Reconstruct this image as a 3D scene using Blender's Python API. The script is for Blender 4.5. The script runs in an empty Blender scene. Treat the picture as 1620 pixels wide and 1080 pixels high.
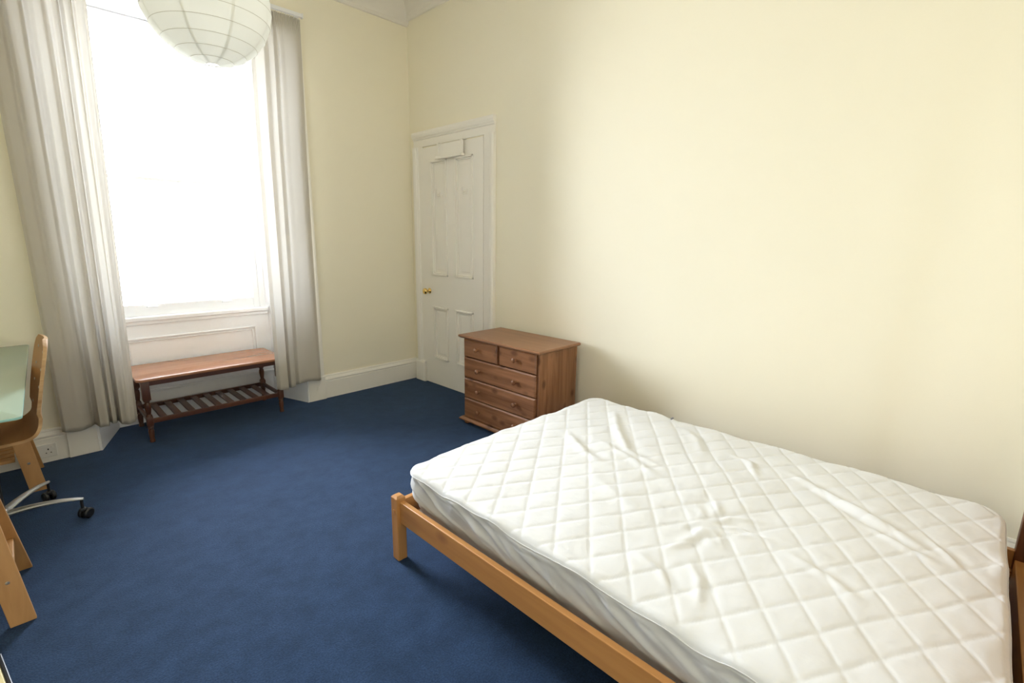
import bpy, bmesh, math, random
import numpy as np
from mathutils import Vector, Matrix, noise

C = bpy.context.scene.collection
sc = bpy.context.scene
PI = math.pi

# ------------------------------------------------------------------ camera
F_PX = 765.95
YAW, PITCH, ROLL = 0.80045, -0.20951, 0.01313
fw = Vector((math.sin(YAW)*math.cos(PITCH), math.cos(YAW)*math.cos(PITCH), math.sin(PITCH)))
rt = Vector((math.cos(YAW), -math.sin(YAW), 0))
up = rt.cross(fw)
r2 = rt*math.cos(ROLL) + up*math.sin(ROLL)
u2 = -rt*math.sin(ROLL) + up*math.cos(ROLL)
cam_d = bpy.data.cameras.new('camera')
cam = bpy.data.objects.new('camera', cam_d)
C.objects.link(cam)
M = Matrix((r2, u2, -fw)).transposed().to_4x4()
M.translation = Vector((-2.74935, -4.02215, 1.4))
cam.matrix_world = M
cam_d.sensor_width = 36.0
cam_d.lens = F_PX*36.0/1620.0
cam_d.clip_start = 0.02
sc.camera = cam

# ------------------------------------------------------------------ daylight and exposure
SKY, GROUND = 16.5, 11.0
w = bpy.data.worlds.new('overcast_sky')
sc.world = w
w.use_nodes = True
nt = w.node_tree
nt.nodes.clear()
wo = nt.nodes.new('ShaderNodeOutputWorld')
bg = nt.nodes.new('ShaderNodeBackground')
tc = nt.nodes.new('ShaderNodeTexCoord')
sx = nt.nodes.new('ShaderNodeSeparateXYZ')
cr = nt.nodes.new('ShaderNodeValToRGB')
mr = nt.nodes.new('ShaderNodeMapRange')
mr.inputs[1].default_value = -1.0
mr.inputs[2].default_value = 1.0
cr.color_ramp.elements[0].position = 0.46
g = GROUND/SKY
cr.color_ramp.elements[0].color = (g*0.97, g*0.99, g*1.0, 1)
cr.color_ramp.elements[1].position = 0.56
cr.color_ramp.elements[1].color = (0.92, 0.98, 1.08, 1)
nt.links.new(tc.outputs['Generated'], sx.inputs[0])
nt.links.new(sx.outputs['Z'], mr.inputs[0])
nt.links.new(mr.outputs[0], cr.inputs[0])
nt.links.new(cr.outputs[0], bg.inputs['Color'])
bg.inputs['Strength'].default_value = SKY
nt.links.new(bg.outputs[0], wo.inputs[0])

pl = bpy.data.lights.new('window_daylight_portal', 'AREA')     # sampling guide for the sky through the window
pl.shape = 'RECTANGLE'
pl.size, pl.size_y = 1.1, 2.1
po = bpy.data.objects.new('window_daylight_portal', pl)
po.location = (-1.803, 0.60, 1.83)
po.rotation_euler = (-PI/2, 0, 0)
C.objects.link(po)
pl.cycles.is_portal = True

sc.view_settings.view_transform = 'Standard'
sc.view_settings.look = 'None'
sc.view_settings.exposure = 1.77
sc.view_settings.gamma = 1.0
sc.view_settings.use_curve_mapping = False
sc.cycles.use_denoising = True
sc.cycles.max_bounces = 16
sc.cycles.diffuse_bounces = 10
sc.cycles.transmission_bounces = 8
sc.cycles.transparent_max_bounces = 12
sc.cycles.sample_clamp_indirect = 12

# ------------------------------------------------------------------ materials
def mat(name, col, rough=0.6, bump=None, metal=0.0, spec=0.5, var=0.0, var_scale=3.0):
    m = bpy.data.materials.new(name)
    m.use_nodes = True
    t = m.node_tree
    b = t.nodes['Principled BSDF']
    b.inputs['Base Color'].default_value = (*col, 1)
    b.inputs['Roughness'].default_value = rough
    b.inputs['Metallic'].default_value = metal
    b.inputs['Specular IOR Level'].default_value = spec
    co = t.nodes.new('ShaderNodeTexCoord')
    if var:
        n = t.nodes.new('ShaderNodeTexNoise')
        n.inputs['Scale'].default_value = var_scale
        n.inputs['Detail'].default_value = 6
        t.links.new(co.outputs['Object'], n.inputs['Vector'])
        mx = t.nodes.new('ShaderNodeMix')
        mx.data_type = 'RGBA'
        mx.inputs[6].default_value = (*[c*(1-var) for c in col], 1)
        mx.inputs[7].default_value = (*[min(1, c*(1+var)) for c in col], 1)
        t.links.new(n.outputs['Fac'], mx.inputs[0])
        t.links.new(mx.outputs[2], b.inputs['Base Color'])
    if bump:
        sc_, st, dist = bump
        n = t.nodes.new('ShaderNodeTexNoise')
        n.inputs['Scale'].default_value = sc_
        n.inputs['Detail'].default_value = 4
        t.links.new(co.outputs['Object'], n.inputs['Vector'])
        bp_ = t.nodes.new('ShaderNodeBump')
        bp_.inputs['Strength'].default_value = st
        bp_.inputs['Distance'].default_value = dist
        t.links.new(n.outputs['Fac'], bp_.inputs['Height'])
        t.links.new(bp_.outputs[0], b.inputs['Normal'])
    return m

def wood(name, col, dark, axis, rough=0.4, knots=0.5, scale=1.0, knot_col=None):
    """pine or stained wood with grain along an axis and dark knots"""
    m = bpy.data.materials.new(name)
    m.use_nodes = True
    t = m.node_tree
    b = t.nodes['Principled BSDF']
    b.inputs['Roughness'].default_value = rough
    co = t.nodes.new('ShaderNodeTexCoord')
    mp = t.nodes.new('ShaderNodeMapping')
    s = [22*scale]*3
    s['xyz'.index(axis)] = 1.6*scale
    mp.inputs['Scale'].default_value = s
    t.links.new(co.outputs['Object'], mp.inputs['Vector'])
    n = t.nodes.new('ShaderNodeTexNoise')
    n.inputs['Scale'].default_value = 1.0
    n.inputs['Detail'].default_value = 7
    n.inputs['Distortion'].default_value = 0.8
    t.links.new(mp.outputs[0], n.inputs['Vector'])
    rp = t.nodes.new('ShaderNodeValToRGB')
    rp.color_ramp.elements[0].position = 0.32
    rp.color_ramp.elements[0].color = (*dark, 1)
    rp.color_ramp.elements[1].position = 0.66
    rp.color_ramp.elements[1].color = (*col, 1)
    t.links.new(n.outputs['Fac'], rp.inputs[0])
    last = rp.outputs[0]
    if knots:
        mp2 = t.nodes.new('ShaderNodeMapping')
        s2 = [11*scale]*3
        s2['xyz'.index(axis)] = 6.5*scale
        mp2.inputs['Scale'].default_value = s2
        t.links.new(co.outputs['Object'], mp2.inputs['Vector'])
        v = t.nodes.new('ShaderNodeTexVoronoi')
        v.inputs['Scale'].default_value = 1.0
        t.links.new(mp2.outputs[0], v.inputs['Vector'])
        k = t.nodes.new('ShaderNodeValToRGB')
        k.color_ramp.elements[0].position = 0.11
        k.color_ramp.elements[0].color = (knots, knots, knots, 1)
        k.color_ramp.elements[1].position = 0.27
        k.color_ramp.elements[1].color = (0, 0, 0, 1)
        t.links.new(v.outputs['Distance'], k.inputs[0])
        mx = t.nodes.new('ShaderNodeMix')
        mx.data_type = 'RGBA'
        t.links.new(k.outputs[0], mx.inputs[0])
        t.links.new(last, mx.inputs[6])
        kc = knot_col or [c*0.35 for c in dark]
        mx.inputs[7].default_value = (*kc, 1)
        last = mx.outputs[2]
    t.links.new(last, b.inputs['Base Color'])
    bp_ = t.nodes.new('ShaderNodeBump')
    bp_.inputs['Strength'].default_value = 0.06
    bp_.inputs['Distance'].default_value = 0.002
    t.links.new(n.outputs['Fac'], bp_.inputs['Height'])
    t.links.new(bp_.outputs[0], b.inputs['Normal'])
    return m

def cloth(name, col, trans, tcol=None, bump=None, weave=0):
    """diffuse fabric or paper that lets some light through"""
    m = bpy.data.materials.new(name)
    m.use_nodes = True
    t = m.node_tree
    t.nodes.clear()
    o = t.nodes.new('ShaderNodeOutputMaterial')
    d = t.nodes.new('ShaderNodeBsdfDiffuse')
    d.inputs['Color'].default_value = (*col, 1)
    tr = t.nodes.new('ShaderNodeBsdfTranslucent')
    tr.inputs['Color'].default_value = (*(tcol or col), 1)
    mx = t.nodes.new('ShaderNodeMixShader')
    mx.inputs[0].default_value = trans
    t.links.new(d.outputs[0], mx.inputs[1])
    t.links.new(tr.outputs[0], mx.inputs[2])
    t.links.new(mx.outputs[0], o.inputs[0])
    if bump:
        co = t.nodes.new('ShaderNodeTexCoord')
        n = t.nodes.new('ShaderNodeTexNoise')
        n.inputs['Scale'].default_value = bump[0]
        n.inputs['Detail'].default_value = 5
        t.links.new(co.outputs['Object'], n.inputs['Vector'])
        b_ = t.nodes.new('ShaderNodeBump')
        b_.inputs['Strength'].default_value = bump[1]
        b_.inputs['Distance'].default_value = bump[2]
        t.links.new(n.outputs['Fac'], b_.inputs['Height'])
        t.links.new(b_.outputs[0], d.inputs['Normal'])
    return m

M_wall = mat('cream_wallpaper', (0.875, 0.83, 0.685), 0.75, bump=(160, 0.12, 0.002), spec=0.25, var=0.02, var_scale=1.2)
M_ceil = mat('ceiling_paint', (0.80, 0.77, 0.72), 0.8)
M_white = mat('white_gloss_paint', (0.88, 0.855, 0.80), 0.35, bump=(14, 0.05, 0.004), spec=0.4)
M_win = mat('window_white_paint', (0.87, 0.875, 0.885), 0.4)
M_brass = mat('brass', (0.80, 0.58, 0.22), 0.22, metal=1.0)
M_plastic = mat('white_plastic', (0.80, 0.79, 0.76), 0.35)
M_slot = mat('dark_socket_slot', (0.02, 0.02, 0.02), 0.5)

def carpet_mat():
    m = bpy.data.materials.new('blue_carpet')
    m.use_nodes = True
    t = m.node_tree
    b = t.nodes['Principled BSDF']
    b.inputs['Roughness'].default_value = 0.95
    b.inputs['Specular IOR Level'].default_value = 0.15
    b.inputs['Sheen Weight'].default_value = 0.25
    b.inputs['Sheen Roughness'].default_value = 0.5
    b.inputs['Sheen Tint'].default_value = (0.35, 0.5, 0.8, 1)
    co = t.nodes.new('ShaderNodeTexCoord')
    n1 = t.nodes.new('ShaderNodeTexNoise')
    n1.inputs['Scale'].default_value = 9.0
    n1.inputs['Detail'].default_value = 9
    n1.inputs['Roughness'].default_value = 0.7
    n2 = t.nodes.new('ShaderNodeTexNoise')
    n2.inputs['Scale'].default_value = 170.0
    n2.inputs['Detail'].default_value = 3
    for n in (n1, n2):
        t.links.new(co.outputs['Object'], n.inputs['Vector'])
    rp = t.nodes.new('ShaderNodeValToRGB')
    rp.color_ramp.elements[0].position = 0.34
    rp.color_ramp.elements[0].color = (0.0095, 0.0235, 0.058, 1)
    rp.color_ramp.elements[1].position = 0.66
    rp.color_ramp.elements[1].color = (0.0168, 0.0390, 0.093, 1)
    t.links.new(n1.outputs['Fac'], rp.inputs[0])
    mx = t.nodes.new('ShaderNodeMix')
    mx.data_type = 'RGBA'
    mx.blend_type = 'MULTIPLY'
    mx.inputs[0].default_value = 1.0
    r2_ = t.nodes.new('ShaderNodeValToRGB')
    r2_.color_ramp.elements[0].position = 0.3
    r2_.color_ramp.elements[0].color = (0.62, 0.62, 0.62, 1)
    r2_.color_ramp.elements[1].position = 0.7
    r2_.color_ramp.elements[1].color = (1.25, 1.25, 1.25, 1)
    t.links.new(n2.outputs['Fac'], r2_.inputs[0])
    t.links.new(rp.outputs[0], mx.inputs[6])
    t.links.new(r2_.outputs[0], mx.inputs[7])
    t.links.new(mx.outputs[2], b.inputs['Base Color'])
    bp_ = t.nodes.new('ShaderNodeBump')
    bp_.inputs['Strength'].default_value = 0.5
    bp_.inputs['Distance'].default_value = 0.004
    t.links.new(n2.outputs['Fac'], bp_.inputs['Height'])
    t.links.new(bp_.outputs[0], b.inputs['Normal'])
    return m
M_carpet = carpet_mat()

CH, CHD = (0.300, 0.140, 0.066), (0.165, 0.068, 0.029)
M_ch = {a: wood('stained_pine_'+a, CH, CHD, a, 0.27, 0.62, 1.0, (0.07, 0.028, 0.014)) for a in 'xyz'}
M_chtop = wood('stained_pine_top', (0.31, 0.150, 0.074), (0.235, 0.105, 0.048), 'y', 0.34, 0.0, 1.0)
BD, BDD = (0.56, 0.275, 0.088), (0.44, 0.195, 0.055)
M_bd = {a: wood('varnished_pine_'+a, BD, BDD, a, 0.38, 0.55, 0.8, (0.22, 0.07, 0.025)) for a in 'xyz'}
M_hb = wood('dark_stained_pine', (0.20, 0.075, 0.032), (0.12, 0.042, 0.018), 'z', 0.4, 0.4, 1.0)
TB, TBD = (0.120, 0.044, 0.022), (0.066, 0.022, 0.011)
M_tb = {a: wood('dark_table_wood_'+a, TB, TBD, a, 0.30, 0.0, 0.7) for a in 'xyz'}
DK, DKD = (0.50, 0.27, 0.105), (0.40, 0.20, 0.07)
M_dk = {a: wood('birch_trestle_'+a, DK, DKD, a, 0.5, 0.0, 0.8) for a in 'xyz'}
M_ply = wood('bent_plywood', (0.50, 0.255, 0.09), (0.41, 0.19, 0.06), 'y', 0.42, 0.0, 0.6)
M_ply_edge = wood('plywood_edge', (0.62, 0.42, 0.22), (0.45, 0.26, 0.11), 'x', 0.5, 0.0, 1.5)
M_alu = mat('brushed_aluminium', (0.62, 0.63, 0.64), 0.38, metal=0.85)
M_black = mat('black_plastic', (0.012, 0.012, 0.013), 0.4)
M_steel = mat('screw_steel', (0.65, 0.62, 0.58), 0.3, metal=1.0)
M_curtain = cloth('cream_curtain_cotton', (0.53, 0.495, 0.43), 0.115, (0.78, 0.75, 0.70))
M_paper = cloth('white_rice_paper', (0.90, 0.90, 0.87), 0.42, (0.90, 0.90, 0.87), bump=(30, 0.25, 0.005))
M_wire = mat('lantern_wire', (0.55, 0.51, 0.44), 0.5)
M_quilt = cloth('white_quilted_cotton', (0.715, 0.72, 0.73), 0.0, bump=(70, 0.25, 0.002))
M_skirt = cloth('thin_shaded_skirt_cotton', (0.66, 0.66, 0.675), 0.06, bump=(60, 0.2, 0.003))  # thin side cloth, base colour darker than the top to carry shading
M_piping = cloth('piping_cotton', (0.715, 0.72, 0.73), 0.0)
M_yellow = mat('pale_yellow_card', (0.72, 0.62, 0.32), 0.6)

def glass_mat(name, tint, rough, gloss):
    m = bpy.data.materials.new(name)
    m.use_nodes = True
    t = m.node_tree
    t.nodes.clear()
    o = t.nodes.new('ShaderNodeOutputMaterial')
    a = t.nodes.new('ShaderNodeBsdfTransparent')
    a.inputs[0].default_value = (*tint, 1)
    b = t.nodes.new('ShaderNodeBsdfGlossy')
    b.inputs['Roughness'].default_value = rough
    fr = t.nodes.new('ShaderNodeFresnel')
    fr.inputs[0].default_value = gloss
    x = t.nodes.new('ShaderNodeMixShader')
    t.links.new(fr.outputs[0], x.inputs[0])
    t.links.new(a.outputs[0], x.inputs[1])
    t.links.new(b.outputs[0], x.inputs[2])
    t.links.new(x.outputs[0], o.inputs[0])
    return m
M_pane = glass_mat('clear_window_glass', (0.97, 0.98, 0.98), 0.0, 1.45)

def frosted_mat():
    m = bpy.data.materials.new('frosted_desk_glass')
    m.use_nodes = True
    t = m.node_tree
    b = t.nodes['Principled BSDF']
    b.inputs['Base Color'].default_value = (0.36, 0.46, 0.37, 1)
    b.inputs['Roughness'].default_value = 0.16
    b.inputs['Specular IOR Level'].default_value = 0.6
    return m
M_frost = frosted_mat()
M_gedge = mat('green_glass_edge', (0.30, 0.56, 0.53), 0.15)

# ------------------------------------------------------------------ mesh helpers
def new():
    return bmesh.new()

def add(bm, verts, faces):
    vs = [bm.verts.new(v) for v in verts]
    out = []
    for f in faces:
        try:
            out.append(bm.faces.new([vs[i] for i in f]))
        except ValueError:
            pass
    return vs, out

BOXF = [(0, 3, 2, 1), (4, 5, 6, 7), (0, 1, 5, 4), (1, 2, 6, 5), (2, 3, 7, 6), (3, 0, 4, 7)]

def hexa(bm, pts, bev=0.0, seg=2):
    vs, fs = add(bm, pts, BOXF)
    if bev:
        es = list({e for f in fs for e in f.edges})
        bmesh.ops.bevel(bm, geom=es, offset=bev, segments=seg, profile=0.5, affect='EDGES')

def box(bm, x0, x1, y0, y1, z0, z1, bev=0.0, seg=2):
    x0, x1 = sorted((x0, x1)); y0, y1 = sorted((y0, y1)); z0, z1 = sorted((z0, z1))
    hexa(bm, [(x0, y0, z0), (x1, y0, z0), (x1, y1, z0), (x0, y1, z0),
              (x0, y0, z1), (x1, y0, z1), (x1, y1, z1), (x0, y1, z1)], bev, seg)

def lathe(bm, prof, origin, axis='z', n=20):
    """prof: list of (radius, distance along axis)"""
    o = Vector(origin)
    if isinstance(axis, str):
        ax = {'x': Vector((1, 0, 0)), 'y': Vector((0, 1, 0)), 'z': Vector((0, 0, 1)), '-x': Vector((-1, 0, 0))}[axis]
    else:
        ax = Vector(axis).normalized()
    a = ax.orthogonal().normalized()
    b = ax.cross(a)
    rings = []
    for r, h in prof:
        if r < 1e-5:
            rings.append([bm.verts.new(o+ax*h)])
        else:
            rings.append([bm.verts.new(o+ax*h+(a*math.cos(2*PI*k/n)+b*math.sin(2*PI*k/n))*r) for k in range(n)])
    for p, q in zip(rings, rings[1:]):
        for k in range(n):
            k2 = (k+1) % n
            if len(p) == 1 and len(q) == 1:
                continue
            if len(p) == 1:
                bm.faces.new((p[0], q[k2], q[k]))
            elif len(q) == 1:
                bm.faces.new((p[k], p[k2], q[0]))
            else:
                bm.faces.new((p[k], p[k2], q[k2], q[k]))
    for ring, rev in ((rings[0], True), (rings[-1], False)):
        if len(ring) > 1:
            bm.faces.new(list(reversed(ring)) if rev else ring)

def tube(bm, pts, r, n=8, closed=False):
    pts = [Vector(p) for p in pts]
    rs = r if isinstance(r, (list, tuple)) else [r]*len(pts)
    rings = []
    prev = None
    N = len(pts)
    for i, p in enumerate(pts):
        if closed:
            d = (pts[(i+1) % N]-pts[i-1]).normalized()
        else:
            d = (pts[min(i+1, N-1)]-pts[max(i-1, 0)]).normalized()
        if prev is None:
            a = d.orthogonal().normalized()
        else:
            a = (prev-d*prev.dot(d)).normalized()
        prev = a
        b = d.cross(a)
        rings.append([bm.verts.new(p+(a*math.cos(2*PI*k/n)+b*math.sin(2*PI*k/n))*rs[i]) for k in range(n)])
    pairs = list(zip(rings, rings[1:]))
    if closed:
        pairs.append((rings[-1], rings[0]))
    for p, q in pairs:
        for k in range(n):
            bm.faces.new((p[k], p[(k+1) % n], q[(k+1) % n], q[k]))
    if not closed:
        bm.faces.new(list(reversed(rings[0])))
        bm.faces.new(rings[-1])

def extrude_profile(bm, prof, p0, p1, out, upv=(0, 0, 1)):
    """prof: (out, up) points of a closed moulding section swept from p0 to p1"""
    p0, p1, out, upv = Vector(p0), Vector(p1), Vector(out), Vector(upv)
    a = [bm.verts.new(p0+out*o+upv*h) for o, h in prof]
    b = [bm.verts.new(p1+out*o+upv*h) for o, h in prof]
    n = len(prof)
    for i in range(n):
        bm.faces.new((a[i], a[(i+1) % n], b[(i+1) % n], b[i]))
    bm.faces.new(list(reversed(a)))
    bm.faces.new(b)

def grid_mesh(bm, P, wrap=False):
    """P: rows of points"""
    V = [[bm.verts.new(p) for p in row] for row in P]
    for i in range(len(V)-1):
        n = len(V[i])
        for j in range(n if wrap else n-1):
            j2 = (j+1) % n
            bm.faces.new((V[i][j], V[i][j2], V[i+1][j2], V[i+1][j]))
    return V

def finish(name, bm, m, parent=None, smooth=False, angle=35, xf=None):
    if xf is not None:
        bmesh.ops.transform(bm, matrix=xf, verts=bm.verts)
    bmesh.ops.recalc_face_normals(bm, faces=bm.faces)
    off = Vector((0, 0, 0))
    if parent is not None:
        p = parent
        while p is not None:
            off += Vector(p.location)
            p = p.parent
        bmesh.ops.translate(bm, vec=-off, verts=bm.verts)
    me = bpy.data.meshes.new(name)
    bm.to_mesh(me)
    bm.free()
    for mm in (m if isinstance(m, (list, tuple)) else [m]):
        me.materials.append(mm)
    o = bpy.data.objects.new(name, me)
    C.objects.link(o)
    if parent is not None:
        o.parent = parent
    if smooth:
        me.shade_smooth()
        if angle < 180:
            me.set_sharp_from_angle(angle=math.radians(angle))
    return o

def thing(name, label, cat, loc, group=None):
    o = bpy.data.objects.new(name, None)
    C.objects.link(o)
    o.location = loc
    o.empty_display_size = 0.1
    o['label'] = label
    o['category'] = cat
    if group:
        o['group'] = group
    return o

def struct(name, bm, m, parent=None, label=None, cat=None, **k):
    o = finish(name, bm, m, parent, **k)
    if parent is None:
        o['kind'] = 'structure'
        o['label'] = label
        o['category'] = cat
    return o

def struct_empty(name, loc, label, cat):
    o = thing(name, label, cat, loc)
    o['kind'] = 'structure'
    return o

# ------------------------------------------------------------------ room shell
XL, YB, ZC = -3.72, -4.315, 3.40
OL, OR = -2.505, -1.110            # window opening at the room face
RL, RR, RY = -2.361, -1.245, 0.39  # splayed recess at the apron
WH = 2.85                          # head of the window recess

bm = new(); box(bm, XL-0.15, 0.16, YB-0.15, 0.56, -0.12, 0.0)
struct('floor', bm, M_carpet, label='plain dark blue fitted carpet covering the whole floor', cat='carpet')
bm = new(); box(bm, XL-0.15, 0.16, YB-0.15, 0.56, ZC, ZC+0.12)
struct('ceiling', bm, M_ceil, label='pale grey ceiling above the coved cornice', cat='ceiling')

bm = new()
box(bm, XL-0.15, OL, 0.012, 0.56, 0, ZC)
box(bm, OR, 0.16, 0.012, 0.56, 0, ZC)
box(bm, OL, OR, 0.012, 0.56, WH, ZC)
struct('wall_window', bm, M_wall, label='cream wall holding the tall window', cat='wall')
bm = new(); box(bm, XL-0.15, XL, YB-0.15, 0.012, 0, ZC)
struct('wall_left', bm, M_wall, label='cream wall to the left behind the desk', cat='wall')
bm = new(); box(bm, XL, 0.16, YB-0.15, YB, 0, ZC)
struct('wall_back', bm, M_wall, label='cream wall behind the bed headboard', cat='wall')

# right wall: a gently uneven plaster face, slightly hollow towards the bed head
bm = new()
rows = []
ys = list(np.linspace(0.012, -3.45, 24)) + list(np.linspace(-3.48, YB-0.0, 40))
def wall_x(y, z):
    t1 = 1/(1+math.exp((y+3.80+0.03*(z-1.2))/0.030))
    t2 = 1/(1+math.exp((y+4.02)/0.05))
    low = max(0.0, min(1.0, (2.7-z)/1.3))
    return 0.012 + (0.011*t1 - 0.010*t2)*low
zs = np.linspace(0, ZC, 18)
for z in zs:
    rows.append([(wall_x(y, z), y, z) for y in ys])
V = grid_mesh(bm, rows)
x1 = 0.16
b0 = [bm.verts.new((x1, y, 0)) for y in (ys[0], ys[-1])]
b1 = [bm.verts.new((x1, y, ZC)) for y in (ys[0], ys[-1])]
bm.faces.new((b0[0], b0[1], b1[1], b1[0]))
bm.faces.new([V[0][k] for k in range(len(ys))] + [b0[1], b0[0]])
bm.faces.new([V[-1][k] for k in range(len(ys))] + [b1[1], b1[0]])
bm.faces.new([V[k][0] for k in range(len(zs))] + [b1[0], b0[0]])
bm.faces.new([V[k][-1] for k in range(len(zs))] + [b1[1], b0[1]])
struct('wall_right', bm, M_wall, label='wide cream wall beside the bed and the white door', cat='wall', smooth=True)

# cornice
def cornice(p0, p1, out, z0, name, label):
    prof = [(0.0, 0.0), (0.014, 0.004), (0.028, 0.024)]
    h = ZC-z0
    for k in range(9):
        a = k/8*PI/2
        prof.append((0.028+0.15*(1-math.cos(a)), 0.024+(h-0.05)*math.sin(a)))
    prof += [(0.195, h-0.018), (0.215, h-0.010), (0.215, h-0.001), (0.0, h-0.001)]
    bm = new()
    extrude_profile(bm, prof, (*p0, z0), (*p1, z0), out)
    return struct(name, bm, M_ceil, label=label, cat='cornice', smooth=True)
cornice((XL, 0.011), (0.011, 0.011), (0, -1, 0), 3.222, 'trim_1', 'pale grey coved cornice above the window wall')
cornice((0.011, 0.011), (0.011, YB), (-1, 0, 0), 3.262, 'trim_2', 'pale grey coved cornice above the wide right wall')

# skirting boards
BASE = [(0, 0), (0.024, 0), (0.024, 0.150), (0.021, 0.153), (0.021, 0.158), (0.027, 0.162), (0.027, 0.170),
        (0.018, 0.184), (0.014, 0.190), (0.014, 0.196), (0.010, 0.205), (0, 0.205)]
bm = new(); extrude_profile(bm, BASE, (-0.966, 0.012, 0), (0.012, 0.012, 0), (0, -1, 0))
struct('baseboard_right', bm, M_white, label='white moulded skirting between the right curtain and the door', cat='skirting board')
bm = new(); extrude_profile(bm, BASE, (XL, 0.012, 0), (-2.650, 0.012, 0), (0, -1, 0))
struct('baseboard_left', bm, M_white, label='white moulded skirting behind the desk chair left of the window', cat='skirting board')
bm = new(); extrude_profile(bm, BASE, (0.010, -1.150, 0), (0.010, YB, 0), (-1, 0, 0))
struct('baseboard_side', bm, M_white, label='white skirting along the right wall behind chest and bed', cat='skirting board')

# ------------------------------------------------------------------ window
# architrave, base blocks and splayed recess linings
ARCH = [(0, 0), (0.022, 0), (0.026, 0.012), (0.018, 0.022), (0.018, 0.095), (0.030, 0.105), (0.034, 0.128), (0.030, 0.143), (0, 0.145)]
tw = struct_empty('trim_3', (-1.8, 0.0, 0.0), 'white window architrave with base blocks and splayed recess linings', 'window surround')
for side, x0, sgn in (('left', OL, -1), ('right', OR, 1)):
    bm = new()
    extrude_profile(bm, ARCH, (x0, 0.012, 0.21), (x0, 0.012, WH+0.10), (0, -1, 0), (sgn, 0, 0))
    finish('architrave', bm, M_white, tw)
    bm = new()
    xa, xb = sorted((x0, x0+sgn*0.147))
    box(bm, xa, xb, -0.026, 0.012, 0, 0.205, 0.003)
    hexa(bm, [(xa, -0.026, 0.205), (xb, -0.026, 0.205), (xb, 0.012, 0.205), (xa, 0.012, 0.205),
              (xa+0.004, -0.016, 0.216), (xb-0.004, -0.016, 0.216), (xb-0.004, 0.012, 0.216), (xa+0.004, 0.012, 0.216)])
    finish('base_block', bm, M_white, tw)
bm = new()
extrude_profile(bm, [(o, h*0.72) for o, h in ARCH], (OL-0.145, 0.012, WH), (OR+0.145, 0.012, WH), (0, -1, 0))
finish('architrave', bm, M_white, tw)
def splay(xo, xi, sgn):
    bm = new()
    y0, y1 = -0.02, RY+0.16
    xi2 = xo+(xi-xo)*((y1-y0)/(RY-y0))
    hexa(bm, [(xo, y0, 0), (xi2, y1, 0), (xo+sgn*0.01, y1, 0), (xo+sgn*0.01, y0, 0),
              (xo, y0, WH), (xi2, y1, WH), (xo+sgn*0.01, y1, WH), (xo+sgn*0.01, y0, WH)])
    # raised mouldings of the shutter panels
    d = Vector((xi-xo, RY-y0, 0)).normalized()
    nrm = Vector((d.y*(-sgn), -d.x*(-sgn), 0))
    o = Vector((xo, y0, 0))
    for z0, z1 in ((0.30, 0.72), (0.86, 1.72), (1.84, 2.76)):
        for (a0, a1, b0_, b1_) in ((0.07, 0.085, z0, z1), (0.335, 0.35, z0, z1), (0.07, 0.35, z0, z0+0.015), (0.07, 0.35, z1-0.015, z1)):
            p = [o+d*a0, o+d*a1, o+d*a1+nrm*0.006, o+d*a0+nrm*0.006]
            hexa(bm, [(q.x, q.y, b0_) for q in p]+[(q.x, q.y, b1_) for q in p])
    # low skirting of the recess side
    p = [o+d*0.0, o+d*0.43, o+d*0.43+nrm*0.014, o+d*0.0+nrm*0.014]
    hexa(bm, [(q.x, q.y, 0) for q in p]+[(q.x, q.y, 0.235) for q in p])
    finish('recess_lining', bm, M_win, tw)
splay(OL, RL, -1)
splay(OR, RR, 1)
bm = new(); box(bm, OL, OR, 0.0, 0.56, WH-0.02, WH+0.0)
finish('recess_soffit', bm, M_win, tw)

win = struct_empty('window_1', (-1.8, 0.42, 0.0), 'tall white sash window with bright daylight outside', 'window')
bm = new()
box(bm, RL-0.06, RR+0.06, RY, RY+0.15, 0.0, 0.79)
box(bm, RL-0.02, RR+0.02, RY-0.014, RY, 0.0, 0.225)
box(bm, RL-0.02, RR+0.02, RY-0.020, RY, 0.225, 0.245, 0.004)
# framed panel moulding
for (x0, x1, z0, z1) in ((RL+0.11, RR-0.11, 0.632, 0.645), (RL+0.11, RR-0.11, 0.32, 0.333), (RL+0.11, RL+0.123, 0.32, 0.645), (RR-0.123, RR-0.11, 0.32, 0.645)):
    box(bm, x0, x1, RY-0.015, RY, z0, z1, 0.004)
for (x0, x1, z0, z1) in ((RL+0.135, RR-0.135, 0.614, 0.622), (RL+0.135, RL+0.143, 0.345, 0.62), (RR-0.143, RR-0.135, 0.345, 0.62)):
    box(bm, x0, x1, RY-0.010, RY, z0, z1, 0.003)
finish('apron_panel', bm, M_win, win)
bm = new()
box(bm, RL-0.005, RR+0.005, RY-0.022, RY+0.15, 0.765, 0.80, 0.008, 3)
box(bm, RL-0.0, RR+0.0, RY-0.010, RY, 0.74, 0.766, 0.004)
finish('window_sill', bm, M_win, win)
bm = new()
box(bm, RL-0.06, RL+0.05, RY+0.02, RY+0.15, 0.79, WH)
box(bm, RR-0.05, RR+0.06, RY+0.02, RY+0.15, 0.79, WH)
box(bm, RL, RR, RY+0.0, RY+0.15, 2.822, WH)
box(bm, RL, RR, RY-0.015, RY+0.02, 2.812, 2.826, 0.004)
finish('window_frame', bm, M_win, win)
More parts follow.
